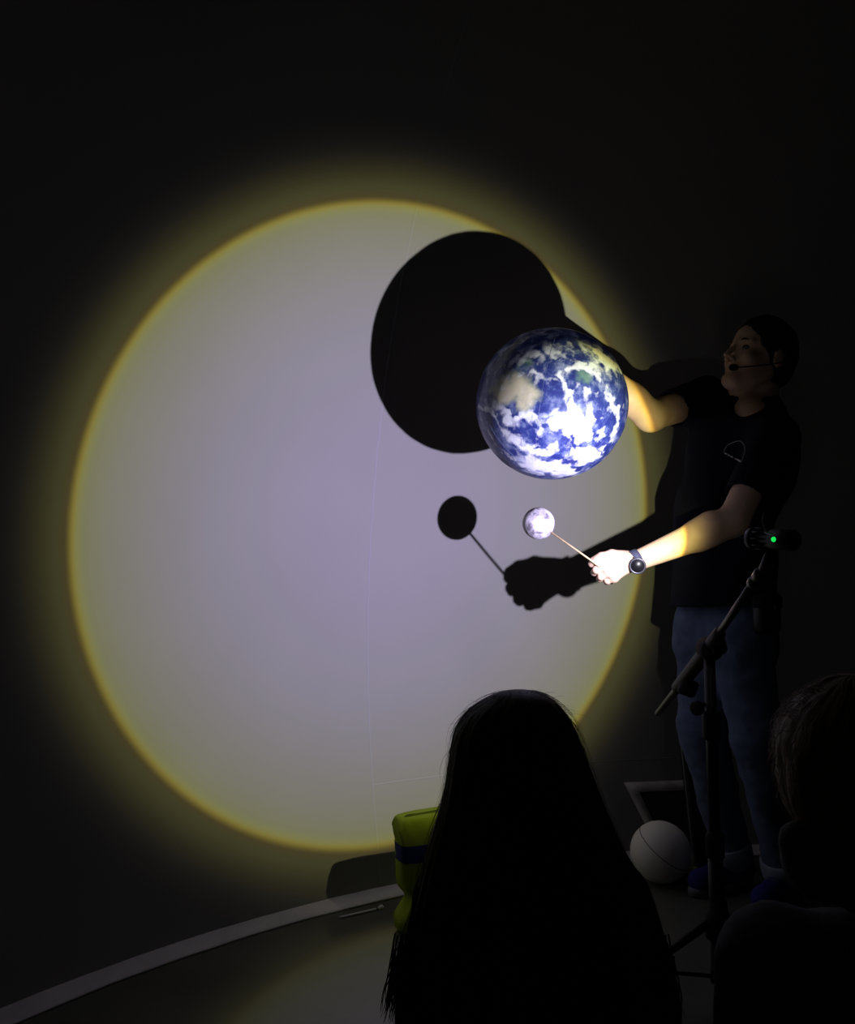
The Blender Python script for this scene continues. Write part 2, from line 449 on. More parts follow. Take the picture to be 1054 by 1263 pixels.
    speck = np.clip((v - .25) * 1.4, 0, .35) * front
    cloud = np.clip(cl * 1.0 + fine * 1.25 + speck * 1.1 - .20 + back, 0, 1)
    cloud = np.clip((cloud - .18) * 1.45 + .08, 0, 1)
    ob = t
    o = mesh_obj('globe_skin', V, Q, None, t)
    for nm, a in (('cloud', cloud), ('land', np.clip(land * 1.5 - .25 + .35 * land_n * (land > .1), 0, 1)), ('green', np.clip(land2 * 1.3 - .2 + land * 1.7, 0, 1))):
        at = o.data.attributes.new(nm, 'FLOAT', 'POINT'); at.data.foreach_set('value', a.astype(np.float32))
    m = bpy.data.materials.new('earth_print'); m.use_nodes = True; T = m.node_tree; B = T.nodes['Principled BSDF']
    def A(nm):
        q = T.nodes.new('ShaderNodeAttribute'); q.attribute_name = nm; return q.outputs['Fac']
    def mix(f, a, b):
        q = T.nodes.new('ShaderNodeMix'); q.data_type = 'RGBA'
        T.links.new(f, q.inputs[0])
        for s_, x in ((6, a), (7, b)):
            if isinstance(x, tuple): q.inputs[s_].default_value = (*x, 1)
            else: T.links.new(x, q.inputs[s_])
        return q.outputs[2]
    nz = T.nodes.new('ShaderNodeTexNoise'); nz.inputs['Scale'].default_value = 30; nz.inputs['Detail'].default_value = 8; nz.inputs['Roughness'].default_value = .65
    tc = T.nodes.new('ShaderNodeTexCoord'); T.links.new(tc.outputs['Object'], nz.inputs['Vector'])
    nr = T.nodes.new('ShaderNodeValToRGB'); nr.color_ramp.elements[0].position = .42; nr.color_ramp.elements[1].position = .68
    T.links.new(nz.outputs[0], nr.inputs[0])
    ocean = mix(nr.outputs[0], (.020, .030, .16), (.07, .11, .30))
    c1 = mix(A('green'), ocean, (.11, .20, .17)); c2 = mix(A('land'), c1, (.56, .52, .36))
    mt = T.nodes.new('ShaderNodeMath'); mt.operation = 'MULTIPLY_ADD'; mt.use_clamp = True; mt.inputs[1].default_value = .9
    ns = T.nodes.new('ShaderNodeMath'); ns.operation = 'MULTIPLY_ADD'; ns.inputs[1].default_value = 1.1; ns.inputs[2].default_value = -.55
    T.links.new(nz.outputs[0], ns.inputs[0]); T.links.new(A('cloud'), mt.inputs[0]); T.links.new(ns.outputs[0], mt.inputs[2])
    c3 = mix(mt.outputs[0], c2, (.78, .82, .85))
    T.links.new(c3, B.inputs['Base Color']); B.inputs['Roughness'].default_value = .4; B.inputs['Specular IOR Level'].default_value = .4; B.inputs['Coat Weight'].default_value = .5; B.inputs['Coat Roughness'].default_value = .22
    tl = T.nodes.new('ShaderNodeBsdfTranslucent'); T.links.new(c3, tl.inputs[0]); ms = T.nodes.new('ShaderNodeMixShader'); ms.inputs[0].default_value = .28
    T.links.new(B.outputs[0], ms.inputs[1]); T.links.new(tl.outputs[0], ms.inputs[2]); T.links.new(ms.outputs[0], T.nodes['Material Output'].inputs['Surface'])
    o.data.materials.append(m)
    # clear welded seams of the inflatable and its valve
    M_clear = mat('seam_vinyl', (.10, .13, .26), .3, .5)
    for k in range(6):
        a = 2 * math.pi * (k + .25) / 6; pts = []
        for j in range(3, 46):
            q = math.pi * j / 48; d = math.cos(q) * ax + math.sin(q) * (math.cos(a) * bx + math.sin(a) * by)
            pts.append(EC + (ER * 1.0005) * d)
        MB().tube(pts, .00035, 6).build('weld_seam', M_clear, t)
    MB().lathe(EC + ax * (ER - .004), ax, [(0, .014), (.006, .014), (.007, .012), (.0075, 0)], 24).build('valve', M_clear, t)
    return t
earth()

# ------------------------------------------------------------------ Moon on a stick
MC = P(664, 645.5, 2.6851); MR = 19.8 / F_PX * 2.6851
moon = thing('model_moon', 'small pale grey ball as the Moon, on a wooden stick held in the fist', 'model', MC)
M_moon = bpy.data.materials.new('moon_print'); M_moon.use_nodes = True
T = M_moon.node_tree; B = T.nodes['Principled BSDF']; B.inputs['Roughness'].default_value = .7
nz = T.nodes.new('ShaderNodeTexNoise'); nz.inputs['Scale'].default_value = 32; nz.inputs['Detail'].default_value = 8; nz.inputs['Roughness'].default_value = .62
vr = T.nodes.new('ShaderNodeValToRGB'); vr.color_ramp.elements[0].position = .38; vr.color_ramp.elements[1].position = .58
vr.color_ramp.elements[0].color = (.15, .14, .16, 1); vr.color_ramp.elements[1].color = (.68, .66, .68, 1)
tc = T.nodes.new('ShaderNodeTexCoord'); T.links.new(tc.outputs['Object'], nz.inputs['Vector']); T.links.new(nz.outputs[0], vr.inputs[0]); T.links.new(vr.outputs[0], B.inputs['Base Color'])
nv_ = 40; prof = []
V = []; Fc = []
for j in range(nv_ + 1):
    th = math.pi * j / nv_
    for i in range(64):
        ph = 2 * math.pi * i / 64; d = np.array([math.sin(th) * math.cos(ph), math.sin(th) * math.sin(ph), math.cos(th)])
        V.append(d)
V = np.array(V); V = MC + V * (MR * (1 + .012 * (fbm(V * 5 + 3, 4) - .5)))[:, None]
for j in range(nv_):
    for i in range(64): Fc.append((j * 64 + i, (j + 1) * 64 + i, (j + 1) * 64 + (i + 1) % 64, j * 64 + (i + 1) % 64))
mesh_obj('ball', V, Fc, M_moon, moon)
M_wood = mat('skewer_wood', (.72, .52, .28), .6, .2, noise=.15, nscale=60)
s0 = P(727, 690, 2.600); sd = unit(s0 - MC); 
MB().tube([MC + sd * (MR - .01), s0, s0 + sd * .035], .0026, 12).build('stick', M_wood, moon)

# ------------------------------------------------------------------ presenter
M_skin = mat('skin', (.64, .43, .30), .55, .35, noise=.08, nscale=30, bump=.1, bscale=260)
M_shirt = mat('navy_cotton', (.012, .012, .022), .95, .08, bump=.25, bscale=300)
M_jeans = mat('washed_denim', (.085, .115, .19), .95, .1, noise=.2, nscale=14, bump=.3, bscale=250)
M_cuff = mat('pale_denim', (.22, .26, .33), .95, .1, noise=.1, nscale=40)
M_hair = mat('dark_hair', (.018, .013, .010), .6, .3, bump=.5, bscale=150, stretch=(3, 3, .6))
M_blk = mat('black_plastic', (.010, .010, .011), .5, .4)
M_foam = mat('black_foam', (.012, .012, .012), .95, .1, bump=.5, bscale=500)
FM = unit([-.80, -.60, 0]); LM = unit([.60, -.80, 0]); UM = np.array([0, 0, 1.]); TF = [FM, LM, UM]
J = dict(
    chest=P(916, 565, 2.97), belly=P(893, 690, 2.97), pelvis=P(893, 770, 2.97), neck0=P(934, 517, 2.98), neck1=P(941, 455, 2.97),
    lsh=P(955, 540, 2.80), lel=P(903, 643, 2.66), lwr=P(783, 692.5, 2.612),
    rsh=P(872, 491, 3.12), rel=P(802, 513, 2.95),
    lhip=P(912, 792, 2.90), rhip=P(873, 792, 3.03), lkn=P(933, 908, 2.82), rkn=P(866, 900, 2.97), lan=P(968, 1078, 2.90), ran=P(903, 1060, 3.02))
PF = (J['lan'] + J['ran']) / 2
man = thing('person', 'man in navy T-shirt and jeans with headset microphone, holding the globe and the small ball', 'person', (PF[0], PF[1], 0))
hd = P(935.5, 442, 2.95)
HF = unit([-.93, -.34, .33]); HL = unit(np.cross([0, 0, 1], HF)); HU = np.cross(HF, HL); HFR = [HF, HL, HU]
def H(f, l, u, s=1.03): return hd + s * (f * HF + l * HL + u * HU)
def build_man_body():
    g = Field(axis(.40, 1.36, .009, [(.42, .64, .0024), (.88, 1.02, .0032)]),
              axis(2.40, 3.34, .010, [(2.565, 2.66, .0026), (2.80, 3.0, .005)]),
              axis(-.01, 1.93, .010, [(.93, 1.05, .0024), (1.53, 1.80, .0036)]))
    # trunk
    g.ell(J['chest'], (.108, .165, .20), TF, .03); g.ell(J['belly'], (.098, .145, .17), TF, .06); g.ell(J['pelvis'], (.11, .16, .12), TF, .06)
    g.cap(J['rsh'], J['lsh'], .055, k=.07); g.cap(J['neck0'], J['neck1'], .060, .053, k=.022)
    for s_ in ('l', 'r'):
        g.cap(J[s_ + 'hip'], J[s_ + 'kn'], .085, .055, k=.04); g.cap(J[s_ + 'kn'], J[s_ + 'an'], .054, .036, k=.02)
        c = lerp(J[s_ + 'kn'], J[s_ + 'an'], .3) - FM * .012; g.ell(c, (.05, .048, .13), TF, .03)
        a = J[s_ + 'an']; toe = np.array([a[0], a[1], .042]) + FM * .10
        g.cap(a - FM * .03 + UM * (.035 - a[2]), toe, .030, .026, k=.03); g.cap(a, [a[0], a[1], .04], .036, .034, k=.02)
    # left arm (near the viewer)
    g.cap(J['lsh'], J['lel'], .052, .043, k=.03)
    g.cap(J['lel'], lerp(J['lel'], J['lwr'], .35), .042, .043, k=.02); g.cap(lerp(J['lel'], J['lwr'], .35), J['lwr'], .043, .0275, k=.02)
    g.ell(lerp(J['lel'], J['lwr'], .22) + UM * .006, (.05, .04, .048), TF, .02)
    # left fist: back of the hand to the viewer
    pal = P(764, 698, 2.622); g.cap(J['lwr'], P(766, 696, 2.612), .027, .027, k=.01); g.cap(P(768, 693, 2.618), P(755, 701, 2.622), .027, .025, k=.008)
    kn = [(748, 690, 2.598), (746, 698, 2.595), (750, 706.5, 2.597), (757, 713, 2.603)]
    ph = [[(735, 691.5, 2.600), (729.5, 695.5, 2.618), (739, 698, 2.630)], [(735, 703, 2.601), (732.5, 706, 2.620), (742, 706, 2.632)],
          [(741, 711.5, 2.603), (739, 714, 2.621), (748, 713, 2.632)], [(749, 716.5, 2.609), (748, 718, 2.624), (755, 717, 2.632)]]
    rr = [(.0125, .0105, .0095, .0085), (.0125, .0108, .0098, .0088), (.012, .0100, .0090, .0082), (.011, .0090, .0080, .0075)]
    for i in range(4):
        K = P(*kn[i]); g.cap(P(774, 690 + i * 3.2, 2.606), K, .013, .0125, k=.010); g.ell(K - np.array([0, .002, 0]), (.0125,) * 3, None, .006)
        q = [K] + [P(*x) for x in ph[i]]
        for a_ in range(3): g.cap(q[a_], q[a_ + 1], rr[i][a_], rr[i][a_ + 1], k=.0035)
    tq = [P(772, 687, 2.622), P(754, 683.5, 2.612), P(741, 686.5, 2.604), P(731, 690.5, 2.609)]
    for a_, r_ in enumerate([(.017, .0135), (.0125, .0115), (.0115, .0088)]): g.cap(tq[a_], tq[a_ + 1], *r_, k=.006 if a_ else .012)
    # right arm and open hand behind the globe
    hdir = unit([.20, .87, .36]); palm = EC + hdir * (ER + .016); wr = P(729, 448, 2.87)
    g.cap(J['rsh'], J['rel'], .053, .047, k=.03); g.cap(J['rel'], lerp(J['rel'], wr, .35), .049, .047, k=.02); g.cap(lerp(J['rel'], wr, .3), wr, .048, .032, k=.02)
    g.cap(wr, palm, .025, .025, k=.012)
    tan1 = unit(palm - wr - hdir * ((palm - wr) @ hdir)); tan2 = np.cross(hdir, tan1)
    g.cap(palm + tan1 * .02 + tan2 * .025, palm + tan1 * .02 - tan2 * .025, .015, k=.012)
    for i, (sp_, ln) in enumerate(((-.33, .080), (-.11, .088), (.11, .082), (.36, .065))):
        b0 = palm + tan1 * .025 + tan2 * (sp_ * .08); dd = unit(tan1 + tan2 * sp_)
        pts = [b0]
        for f_ in (.4, .72, 1.):
            c = b0 + dd * (ln + .01) * f_; pts.append(EC + unit(c - EC) * (ER + .0095))
        for a_ in range(3): g.cap(pts[a_], pts[a_ + 1], (.0105, .0098, .009)[a_], (.0098, .009, .008)[a_], k=.004)
    b0 = palm - tan1 * .02 + tan2 * .02; c1 = palm + tan2 * .055 + tan1 * .0; c2 = palm + tan2 * .078 + tan1 * .025
    pts = [b0, EC + unit(c1 - EC) * (ER + .012), EC + unit(c2 - EC) * (ER + .010)]
    g.cap(pts[0], pts[1], .015, .0115, k=.01); g.cap(pts[1], pts[2], .0115, .009, k=.004)
    # head and face
    g.ell(H(-.008, 0, .032), (.103, .080, .099), HFR, .02); g.ell(H(.034, 0, -.045), (.057, .057, .074), HFR, .03)
    g.cap(H(.080, -.008, -.103), H(.080, .008, -.103), .018, k=.018)
    for s_ in (-1, 1):
        g.cap(H(.064, s_ * .014, -.104), H(-.008, s_ * .050, -.058), .016, .013, k=.035)
        g.cap(H(.086, s_ * .008, .020), H(.070, s_ * .045, .018), .009, .008, k=.012)
        g.ell(H(.060, s_ * .045, -.035), (.022, .018, .02), HFR, .02)
        g.ell(H(.0985, s_ * .031, -.004), (.013, .017, .012), HFR, .012, sub=True)
        g.ell(H(-.012, s_ * .079, -.012), (.019, .008, .032), HFR, .006); g.ell(H(-.004, s_ * .087, -.010), (.009, .006, .018), HFR, .004, sub=True)
        g.ell(H(.100, s_ * .012, -.043), (.010, .008, .008), HFR, .006)
    g.cap(H(.090, 0, .008), H(.114, 0, -.034), .0070, .0098, k=.009)
    g.cap(H(.089, -.016, -.066), H(.089, .016, -.066), .006, k=.008); g.cap(H(.087, -.014, -.077), H(.087, .014, -.077), .0065, k=.008)
    g.cap(H(.100, -.018, -.0715), H(.100, .018, -.0715), .0035, k=.004, sub=True)
    return g.build('body', M_skin, man)
build_man_body()
M_eye = mat('eye', (.13, .12, .11), .2, .5); M_dark = mat('iris_dark', (.02, .015, .01), .2, .5)
for s_ in (-1, 1):
    c = H(.0735, s_ * .031, -.004)
    MB().lathe(c - HF * .0125, HF, [(.0125 * (1 - math.cos(q)), .0125 * math.sin(q)) for q in np.linspace(0, math.pi, 9)], 16).build('eye', M_eye, man)
    MB().lathe(c + HF * .0112 + HU * .001, HF, [(0, .0058), (.0016, .0030), (.0019, 0)], 14).build('iris', M_dark, man)
    MB().tube([H(.0895, s_ * .012, .0165), H(.0885, s_ * .03, .0225), H(.074, s_ * .048, .018)], [.0035, .0042, .002], 8, sq=.8).build('eyebrow', M_hair, man)
# short hair: cap over the skull
g = Field(axis(.84, 1.26, .005), axis(2.75, 3.15, .005), axis(1.45, 1.85, .005))
g.ell(H(-.014, 0, .040), (.108, .087, .103), HFR, .01); g.ell(H(-.045, 0, .0), (.075, .079, .085), HFR, .02)
g.ell(H(.105, 0, -.035), (.085, .095, .105), HFR, .015, sub=True); g.cut(H(0, 0, -.068), -HU)
g.ell(H(.05, 0, -.07), (.065, .12, .075), HFR, .012, sub=True)
g.ripple(.006, (55, 55, 30)); g.build('hair', M_hair, man)

# T-shirt
g = Field(axis(.66, 1.38, .007), axis(2.55, 3.40, .008), axis(.74, 1.76, .007))
g.ell(J['chest'], (.130, .188, .21), TF, .03); g.ell(J['belly'], (.128, .172, .20), TF, .08); g.ell(J['pelvis'] - UM * .0, (.135, .180, .15), TF, .08)
g.cap(P(884, 535, 2.97), P(868, 630, 2.94), .070, .074, k=.08); g.cap(P(868, 630, 2.94), P(864, 745, 2.93), .074, .082, k=.07); g.cap(J['rsh'], J['lsh'], .065, k=.05); g.cap(J['neck0'], lerp(J['neck0'], J['neck1'], .15), .075, .070, k=.06)
lh = P(931, 608, 2.715); la = unit(J['lel'] - J['lsh']); g.cap(J['lsh'], J['lsh'] + la * .32, .068, .060, k=.03)
ra = unit(J['rel'] - J['rsh']); g.cap(J['rsh'], J['rsh'] + ra * .22, .070, .064, k=.03)
g.ripple(.007, (14, 14, 7), 3.); g.ripple(.0025, (40, 40, 26), 9.)
ldir = unit(P(925, 652, 2.66) - P(938, 605, 2.74)); ldir = unit(la + .15 * ldir)
hs = J['lsh'] + la * .24; g.trim(hs, la, .088)
hr = J['rsh'] + ra * .185; g.trim(hr, unit(ra + np.array([0, 0, -.15])), .10)
g.cap(hs - la * .03, hs + la * .05, .050, .052, k=.004, sub=True); g.cap(hr - ra * .03, hr + ra * .05, .054, .056, k=.004, sub=True)
hem = P(880, 746, 2.85)[2]; g.cut([.95, 0, hem], [.06, .0, -1])
g.cap(P(926, 497, 2.955), P(938, 405, 2.95), .067, .105, k=.005, sub=True); g.cap(P(923, 499, 2.865), P(917, 470, 2.80), .046, .075, k=.012, sub=True)
shirt = g.build('t_shirt', M_shirt, man)
tag(shirt, 'navy short sleeved T-shirt')
# collar rib
bvh = BVHTree.FromObject(shirt, bpy.context.evaluated_depsgraph_get())
# dome emblem printed on the chest
def on_shirt(px, py, lift=.0015):
    d = unit(P(px, py, 1.) - CAM); h = bvh.ray_cast(Vector(CAM), Vector(d))
    return np.array(h[0]) - d * lift if h[0] is not None else P(px, py, 2.8)
M_print = mat('white_print', (.55, .55, .58), .8, .2)
mb = MB()
mb.tube([on_shirt(x, y) for x, y in smooth_curve([(892, 557.5, 0), (896, 550, 0), (903.5, 545.7, 0), (912, 544, 0), (917, 549, 0), (918, 557, 0), (914, 569, 0)], 4) for x, y in [(x_, y_) for x_, y_ in [(0, 0)]]] if False else
        [on_shirt(q[0], q[1]) for q in smooth_curve([(892, 557.5, 0), (896, 550, 0), (903.5, 545.7, 0), (912, 544, 0), (917, 549, 0), (918, 557, 0), (914, 569, 0)], 4)], .0009, 6)
for a_, b_ in ((0, .16), (.2, .34), (.38, .52), (.62, .72), (.76, .86), (.9, 1.0)):
    p0 = lerp((893, 558.5), (914, 569.5), a_); p1 = lerp((893, 558.5), (914, 569.5), b_)
    mb.tube([on_shirt(*p0), on_shirt(*p1)], .0026, 6)
tag(mb.build('emblem', M_print, shirt), 'white outline emblem of a dome with a line of small lettering')

# jeans
g = Field(axis(.70, 1.32, .008), axis(2.62, 3.28, .008), axis(.03, .95, .008))
g.ell(J['pelvis'], (.125, .172, .13), TF, .05); g.cap(J['rhip'], J['lhip'], .10, k=.05)
for s_ in ('l', 'r'):
    g.cap(J[s_ + 'hip'], J[s_ + 'kn'], .100, .074, k=.04); g.cap(J[s_ + 'kn'], J[s_ + 'an'], .073, .058, k=.03)
g.ripple(.009, (16, 16, 22), 5.); g.ripple(.003, (50, 50, 60), 2.)
g.cut([0, 0, J['pelvis'][2] + .12], [0, 0, 1]); g.cut([0, 0, .105], [0, 0, -1])
for s_ in ('l', 'r'):
    a = J[s_ + 'an']; g.cap([a[0], a[1], .05], [a[0], a[1], .13], .048, k=.004, sub=True)
jeans = g.build('jeans', M_jeans, man); tag(jeans, 'washed blue jeans with turned up hems')
for s_ in ('l', 'r'):
    a0 = lerp(J[s_ + 'an'], J[s_ + 'kn'], .0); sh = unit(J[s_ + 'kn'] - J[s_ + 'an'])
    MB().lathe(a0, sh, [(-.01, .056), (-.012, .063), (0, .067), (.035, .069), (.055, .068), (.058, .064), (.058, .058)], 36).build('jeans_cuff', M_cuff, jeans)
# shoes
M_shoe = mat('blue_canvas', (.02, .025, .16), .85, .15, bump=.3, bscale=300); M_sole = mat('shoe_sole', (.14, .14, .145), .7, .2); M_lace = mat('lace', (.15, .15, .15), .8, .1)
for s_, fd in (('l', unit([-.70, -.70, 0])), ('r', unit([-.86, -.50, 0]))):
    a = J[s_ + 'an']; c = np.array([a[0], a[1], 0.]); sd_ = np.cross(UM, fd)
    g = Field(axis(c[0] - .30, c[0] + .18, .0055), axis(c[1] - .30, c[1] + .18, .0055), axis(-.01, .16, .0055))
    g.cap(c - fd * .045 + UM * .055, c + fd * .145 + UM * .042, .042, .040, k=.03); g.cap(c + UM * .06, c + UM * .115 - fd * .01, .045, .046, k=.03)
    g.cut([0, 0, .022], [0, 0, -1]); g.cut([0, 0, .118], [0, 0, 1]); g.cap(c + UM * .10, c + UM * .14, .036, k=.004, sub=True)
    sho = g.build('shoe', M_shoe, man); tag(sho, 'blue canvas shoe with pale sole')
    V = []; Fc = []; N = 40
    for z, gr in ((0.0, -.002), (.004, .003), (.022, .004), (.028, .0)):
        for k in range(N):
            th = 2 * math.pi * k / N; l_ = math.cos(th); w_ = math.sin(th)
            V.append(c + fd * (.050 + l_ * (.138 + gr)) + sd_ * w_ * (.047 + gr - .006 * (l_ < -.2) * abs(l_)) + UM * z)
    for r_ in range(3):
        for k in range(N): Fc.append((r_ * N + k, r_ * N + (k + 1) % N, (r_ + 1) * N + (k + 1) % N, (r_ + 1) * N + k))
    Fc.append(tuple(range(N))[::-1]); Fc.append(tuple(3 * N + k for k in range(N)))
    mesh_obj('sole', V, Fc, M_sole, sho)
    mb = MB()
    for i in range(4):
        q = c + fd * (.045 + .022 * i) + UM * (.098 - .006 * i); mb.tube([q - sd_ * .022 - UM * .004, q, q + sd_ * .022 - UM * .004], .0022, 6)
    mb.build('laces', M_lace, sho)
# wrist watch
fa = unit(J['lel'] - J['lwr']); wc = P(783.5, 692, 2.612)
M_strap = mat('watch_strap', (.055, .06, .10), .6, .3); M_case = mat('watch_case', (.06, .06, .08), .35, .5, metal=.5); M_dial = mat('watch_glass', (.006, .006, .008), .35, .3)
w = bpy.data.objects.new('wristwatch', None); COL.objects.link(w); w.location = wc; w.parent = man; w.matrix_parent_inverse = Matrix.Translation(-man.location); w['label'] = 'dark round wristwatch'
u1 = unit(np.cross(fa, [0, 1, 0])); u2 = np.cross(fa, u1); V = []; Fc = []; N = 48
for k in range(N):
    th = 2 * math.pi * k / N; d = math.cos(th) * u1 + math.sin(th) * u2
    for h_, r_ in ((-.010, .0300), (-.010, .0325), (.010, .0330), (.010, .0305)): V.append(wc + fa * h_ + d * r_)
for k in range(N):
    for q in range(4): Fc.append((k * 4 + q, k * 4 + (q + 1) % 4, ((k + 1) % N) * 4 + (q + 1) % 4, ((k + 1) % N) * 4 + q))
def child(name, mb_or, m, par):
    return mesh_obj(name, mb_or[0], mb_or[1], m, par)
child('strap', (V, Fc), M_strap, w)
wn_ = unit(unit(CAM - wc) + np.array([.05, 0, -.18])); wp = wc + wn_ * .029 + (P(786, 697, 2.6) - P(784.5, 694, 2.6))
mb = MB().lathe(wp, wn_, [(0, .019), (.001, .0225), (.009, .0235), (.011, .0225), (.0115, .0185), (.0105, .018)], 40); child('watch_case', (mb.V, mb.F), M_case, w)
mb = MB().lathe(wp, wn_, [(.0100, .0182), (.0108, .0178), (.0112, 0)], 40); child('dial', (mb.V, mb.F), M_dial, w)
mb = MB(); cd = unit(np.cross(wn_, u1)); mb.tube([wp + wn_ * .005 + u1 * .023, wp + wn_ * .005 + u1 * .026], .003, 10); child('button', (mb.V, mb.F), M_case, w)
# headset
hs_ = bpy.data.objects.new('headset', None); COL.objects.link(hs_); hs_.location = hd; hs_.parent = man; hs_.matrix_parent_inverse = Matrix.Translation(-man.location); hs_['label'] = 'thin black headset with a microphone by the mouth'
mb = MB(); mb.tube(smooth_curve([H(-.02, .088, .02), H(-.03, .09, -.01), H(0, .084, -.035), H(.05, .070, -.060), H(.10, .038, -.080)], 6), .0022, 8)
mb.tube(smooth_curve([H(-.02, .088, .02), H(-.06, .070, .03), H(-.108, 0, .02), H(-.06, -.070, .03), H(-.02, -.088, .02)], 6), .0022, 8); child('headset_boom', (mb.V, mb.F), M_blk, hs_)
mb = MB().lathe(H(.092, .045, -.078), unit(H(.118, .022, -.083) - H(.092, .045, -.078)), [(0, 0), (.002, .006), (.008, .0095), (.018, .0105), (.026, .008), (.030, 0)], 20); child('foam_cover', (mb.V, mb.F), M_foam, hs_)
# belt pouch
c = P(945, 757, 2.80); pb = bpy.data.objects.new('belt_pouch', None); COL.objects.link(pb); pb.location = c; pb.parent = man; pb.matrix_parent_inverse = Matrix.Translation(-man.location); pb['label'] = 'black pouch on the belt'
mb = MB().box(c, LM * .0 + FM * .048, LM * .022, UM * .055, .4); child('pouch_body', (mb.V, mb.F), M_blk, pb)
mb = MB().box(c + UM * .035 + LM * .004, FM * .050, LM * .024, UM * .024, .4); child('flap', (mb.V, mb.F), M_foam, pb)
M_glint = mat('steel', (.6, .6, .6), .25, .5, metal=1)
mb = MB().box(c + UM * .018 + LM * .029, FM * .006, LM * .003, UM * .010, .3); child('clasp', (mb.V, mb.F), M_glint, pb)

# ------------------------------------------------------------------ boom stand
M_stand = mat('stand_black', (.008, .008, .009), .5, .3); M_rod = mat('stand_rod', (.012, .012, .013), .33, .45); M_rub = mat('rubber', (.012, .012, .012), .8, .2)
piv = P(874, 800, 2.25); base = np.array([P(881, 1205, 2.25)[0], piv[1], 0.])
st = thing('boom_stand', 'black tripod stand with tilted boom arm in front of the man', 'stand', base)
pb0 = base + UM * .07
MB().tube([pb0, lerp(pb0, piv, .42)], .0175, 20).build('lower_tube', M_stand, st)
MB().tube([lerp(pb0, piv, .40), piv], .0135, 20).build('upper_tube', M_stand, st)
mb = MB(); q = lerp(pb0, piv, .40); ud = unit(piv - pb0); mb.lathe(q, ud, [(-.03, .016), (-.028, .022), (.02, .022), (.03, .017), (.035, .011)], 24); mb.build('collar', M_rub, st)
kb_ = P(858, 872, 2.23); kb1 = P(870, 868, 2.25)
mb = MB().tube([kb1, kb_], .005, 10); mb.lathe(kb_ + [.010, 0, 0], unit(kb_ - kb1), [(0, .0), (0, .014), (.004, .017), (.018, .017), (.022, .013), (.022, 0)], 12); mb.build('clamp_knob', M_rub, st)
mb = MB().box(lerp(pb0, piv, .765), [.020, 0, 0], [0, .018, 0], ud * .035, .3); mb.build('clamp_block', M_rub, st)
tip = P(940, 702, 1.885); bd = unit(tip - piv); low = piv - bd * (np.linalg.norm(tip - piv) * .80)
lowp = P(811, 880, 2.53); 
MB().tube([lerp(piv, tip, -.1), tip], .0085, 16).build('boom_arm', M_rod, st)
MB().tube([lowp, lerp(lowp, piv, .5), piv], [.0085, .009, .009], 16).build('boom_arm', M_rod, st)
MB().tube([lerp(lowp, piv, .40), lerp(lowp, piv, .42), piv, lerp(piv, tip, .22), lerp(piv, tip, .24)], [.013, .017, .019, .015, .011], 18).build('boom_sleeve', M_stand, st)
mb = MB().lathe(piv - np.array([0, .030, 0]), [0, 1, 0], [(0, 0), (0, .024), (.004, .027), (.052, .027), (.056, .024), (.056, 0)], 24); mb.build('pivot_joint', M_rub, st)
k0 = P(886, 797, 2.21); mb = MB().box(k0, [.016, -.006, .006], [.004, .014, 0], [-.004, 0, .020], .5); mb.build('pivot_knob', M_rub, st)
kp = P(848, 848, 2.36); mb = MB().box(kp, [.020, 0, -.008], [0, .016, 0], [.008, 0, .020], .4); mb.build('counterweight', M_rub, st)
mb = MB(); tq = unit(tip - piv); mb.lathe(tip - tq * .07, tq, [(0, .006), (.002, .013), (.018, .013), (.020, .008), (.03, .008), (.032, .012), (.06, .012), (.062, .007), (.07, .007)], 20); mb.build('boom_clip', M_rod, st)
hub = base + UM * .21; MB().lathe(hub - UM * .05, UM, [(0, .016), (0, .026), (.004, .030), (.055, .030), (.06, .024), (.09, .020), (.092, .016)], 24).build('tripod_hub', M_rub, st)
MB().lathe(base + UM * .06, UM, [(0, 0), (0, .02), (.03, .02), (.035, .016)], 20).build('brace_collar', M_rub, st)
for a in (3.32, 1.2, 5.35):
    d = np.array([math.cos(a), math.sin(a), 0]); ft = base + d * .34 + UM * .014
    lg = MB().tube([hub + d * .022 - UM * .01, lerp(hub, ft, .5) + UM * .004, ft], [.0105, .0095, .0085], 12).build('leg', M_stand, st)
    MB().lathe(ft - unit(ft - hub) * .03, unit(ft - hub), [(0, .0085), (0, .013), (.03, .013), (.036, .010), (.036, 0)], 14).build('rubber_foot', M_rub, lg)
    MB().tube([base + UM * .075 + d * .016, lerp(hub, ft, .55)], .005, 8).build('brace', M_stand, st)

# ------------------------------------------------------------------ the lamp itself
RV = -AX; L0 = LAMP + RV * .006
lamp = thing('spot_lamp', 'small black cylindrical spot lamp with a green light, clipped to the boom tip', 'lamp', L0 + RV * .05)
M_lens = mat('lens_glow', (.8, .8, .8), .3, .5, emit=((.9, .88, 1.0), 15))
MB().lathe(L0, RV, [(.004, 0), (.004, .006), (.004, .018), (0, .019), (0, .021), (.012, .022), (.014, .019), (.05, .018), (.052, .0205), (.10, .0205), (.104, .018), (.106, 0)], 32).build('lamp_housing', M_blk, lamp)
MB().lathe(L0, RV, [(.0028, 0), (.0026, .012), (.0036, .0175)], 24).build('lens', M_lens, lamp)
for k in range(10):
    a = 2 * math.pi * k / 10; a1 = unit(np.cross(RV, [0, 0, 1])); a2 = np.cross(RV, a1); d = math.cos(a) * a1 + math.sin(a) * a2
    MB().box(L0 + RV * .03 + d * .020, RV * .013, d * .003, np.cross(RV, d) * .0016, .2).build('cooling_fin', M_blk, lamp)
M_led = mat('green_led', (.02, .3, .08), .3, .5, emit=((.01, 1.0, .12), .75))
lc = unit(CAM - (L0 + RV * .07)); lp = P(963, 662.5, np.dot(L0 + RV * .07 - CAM, _W)); ctr = L0 + RV * .068
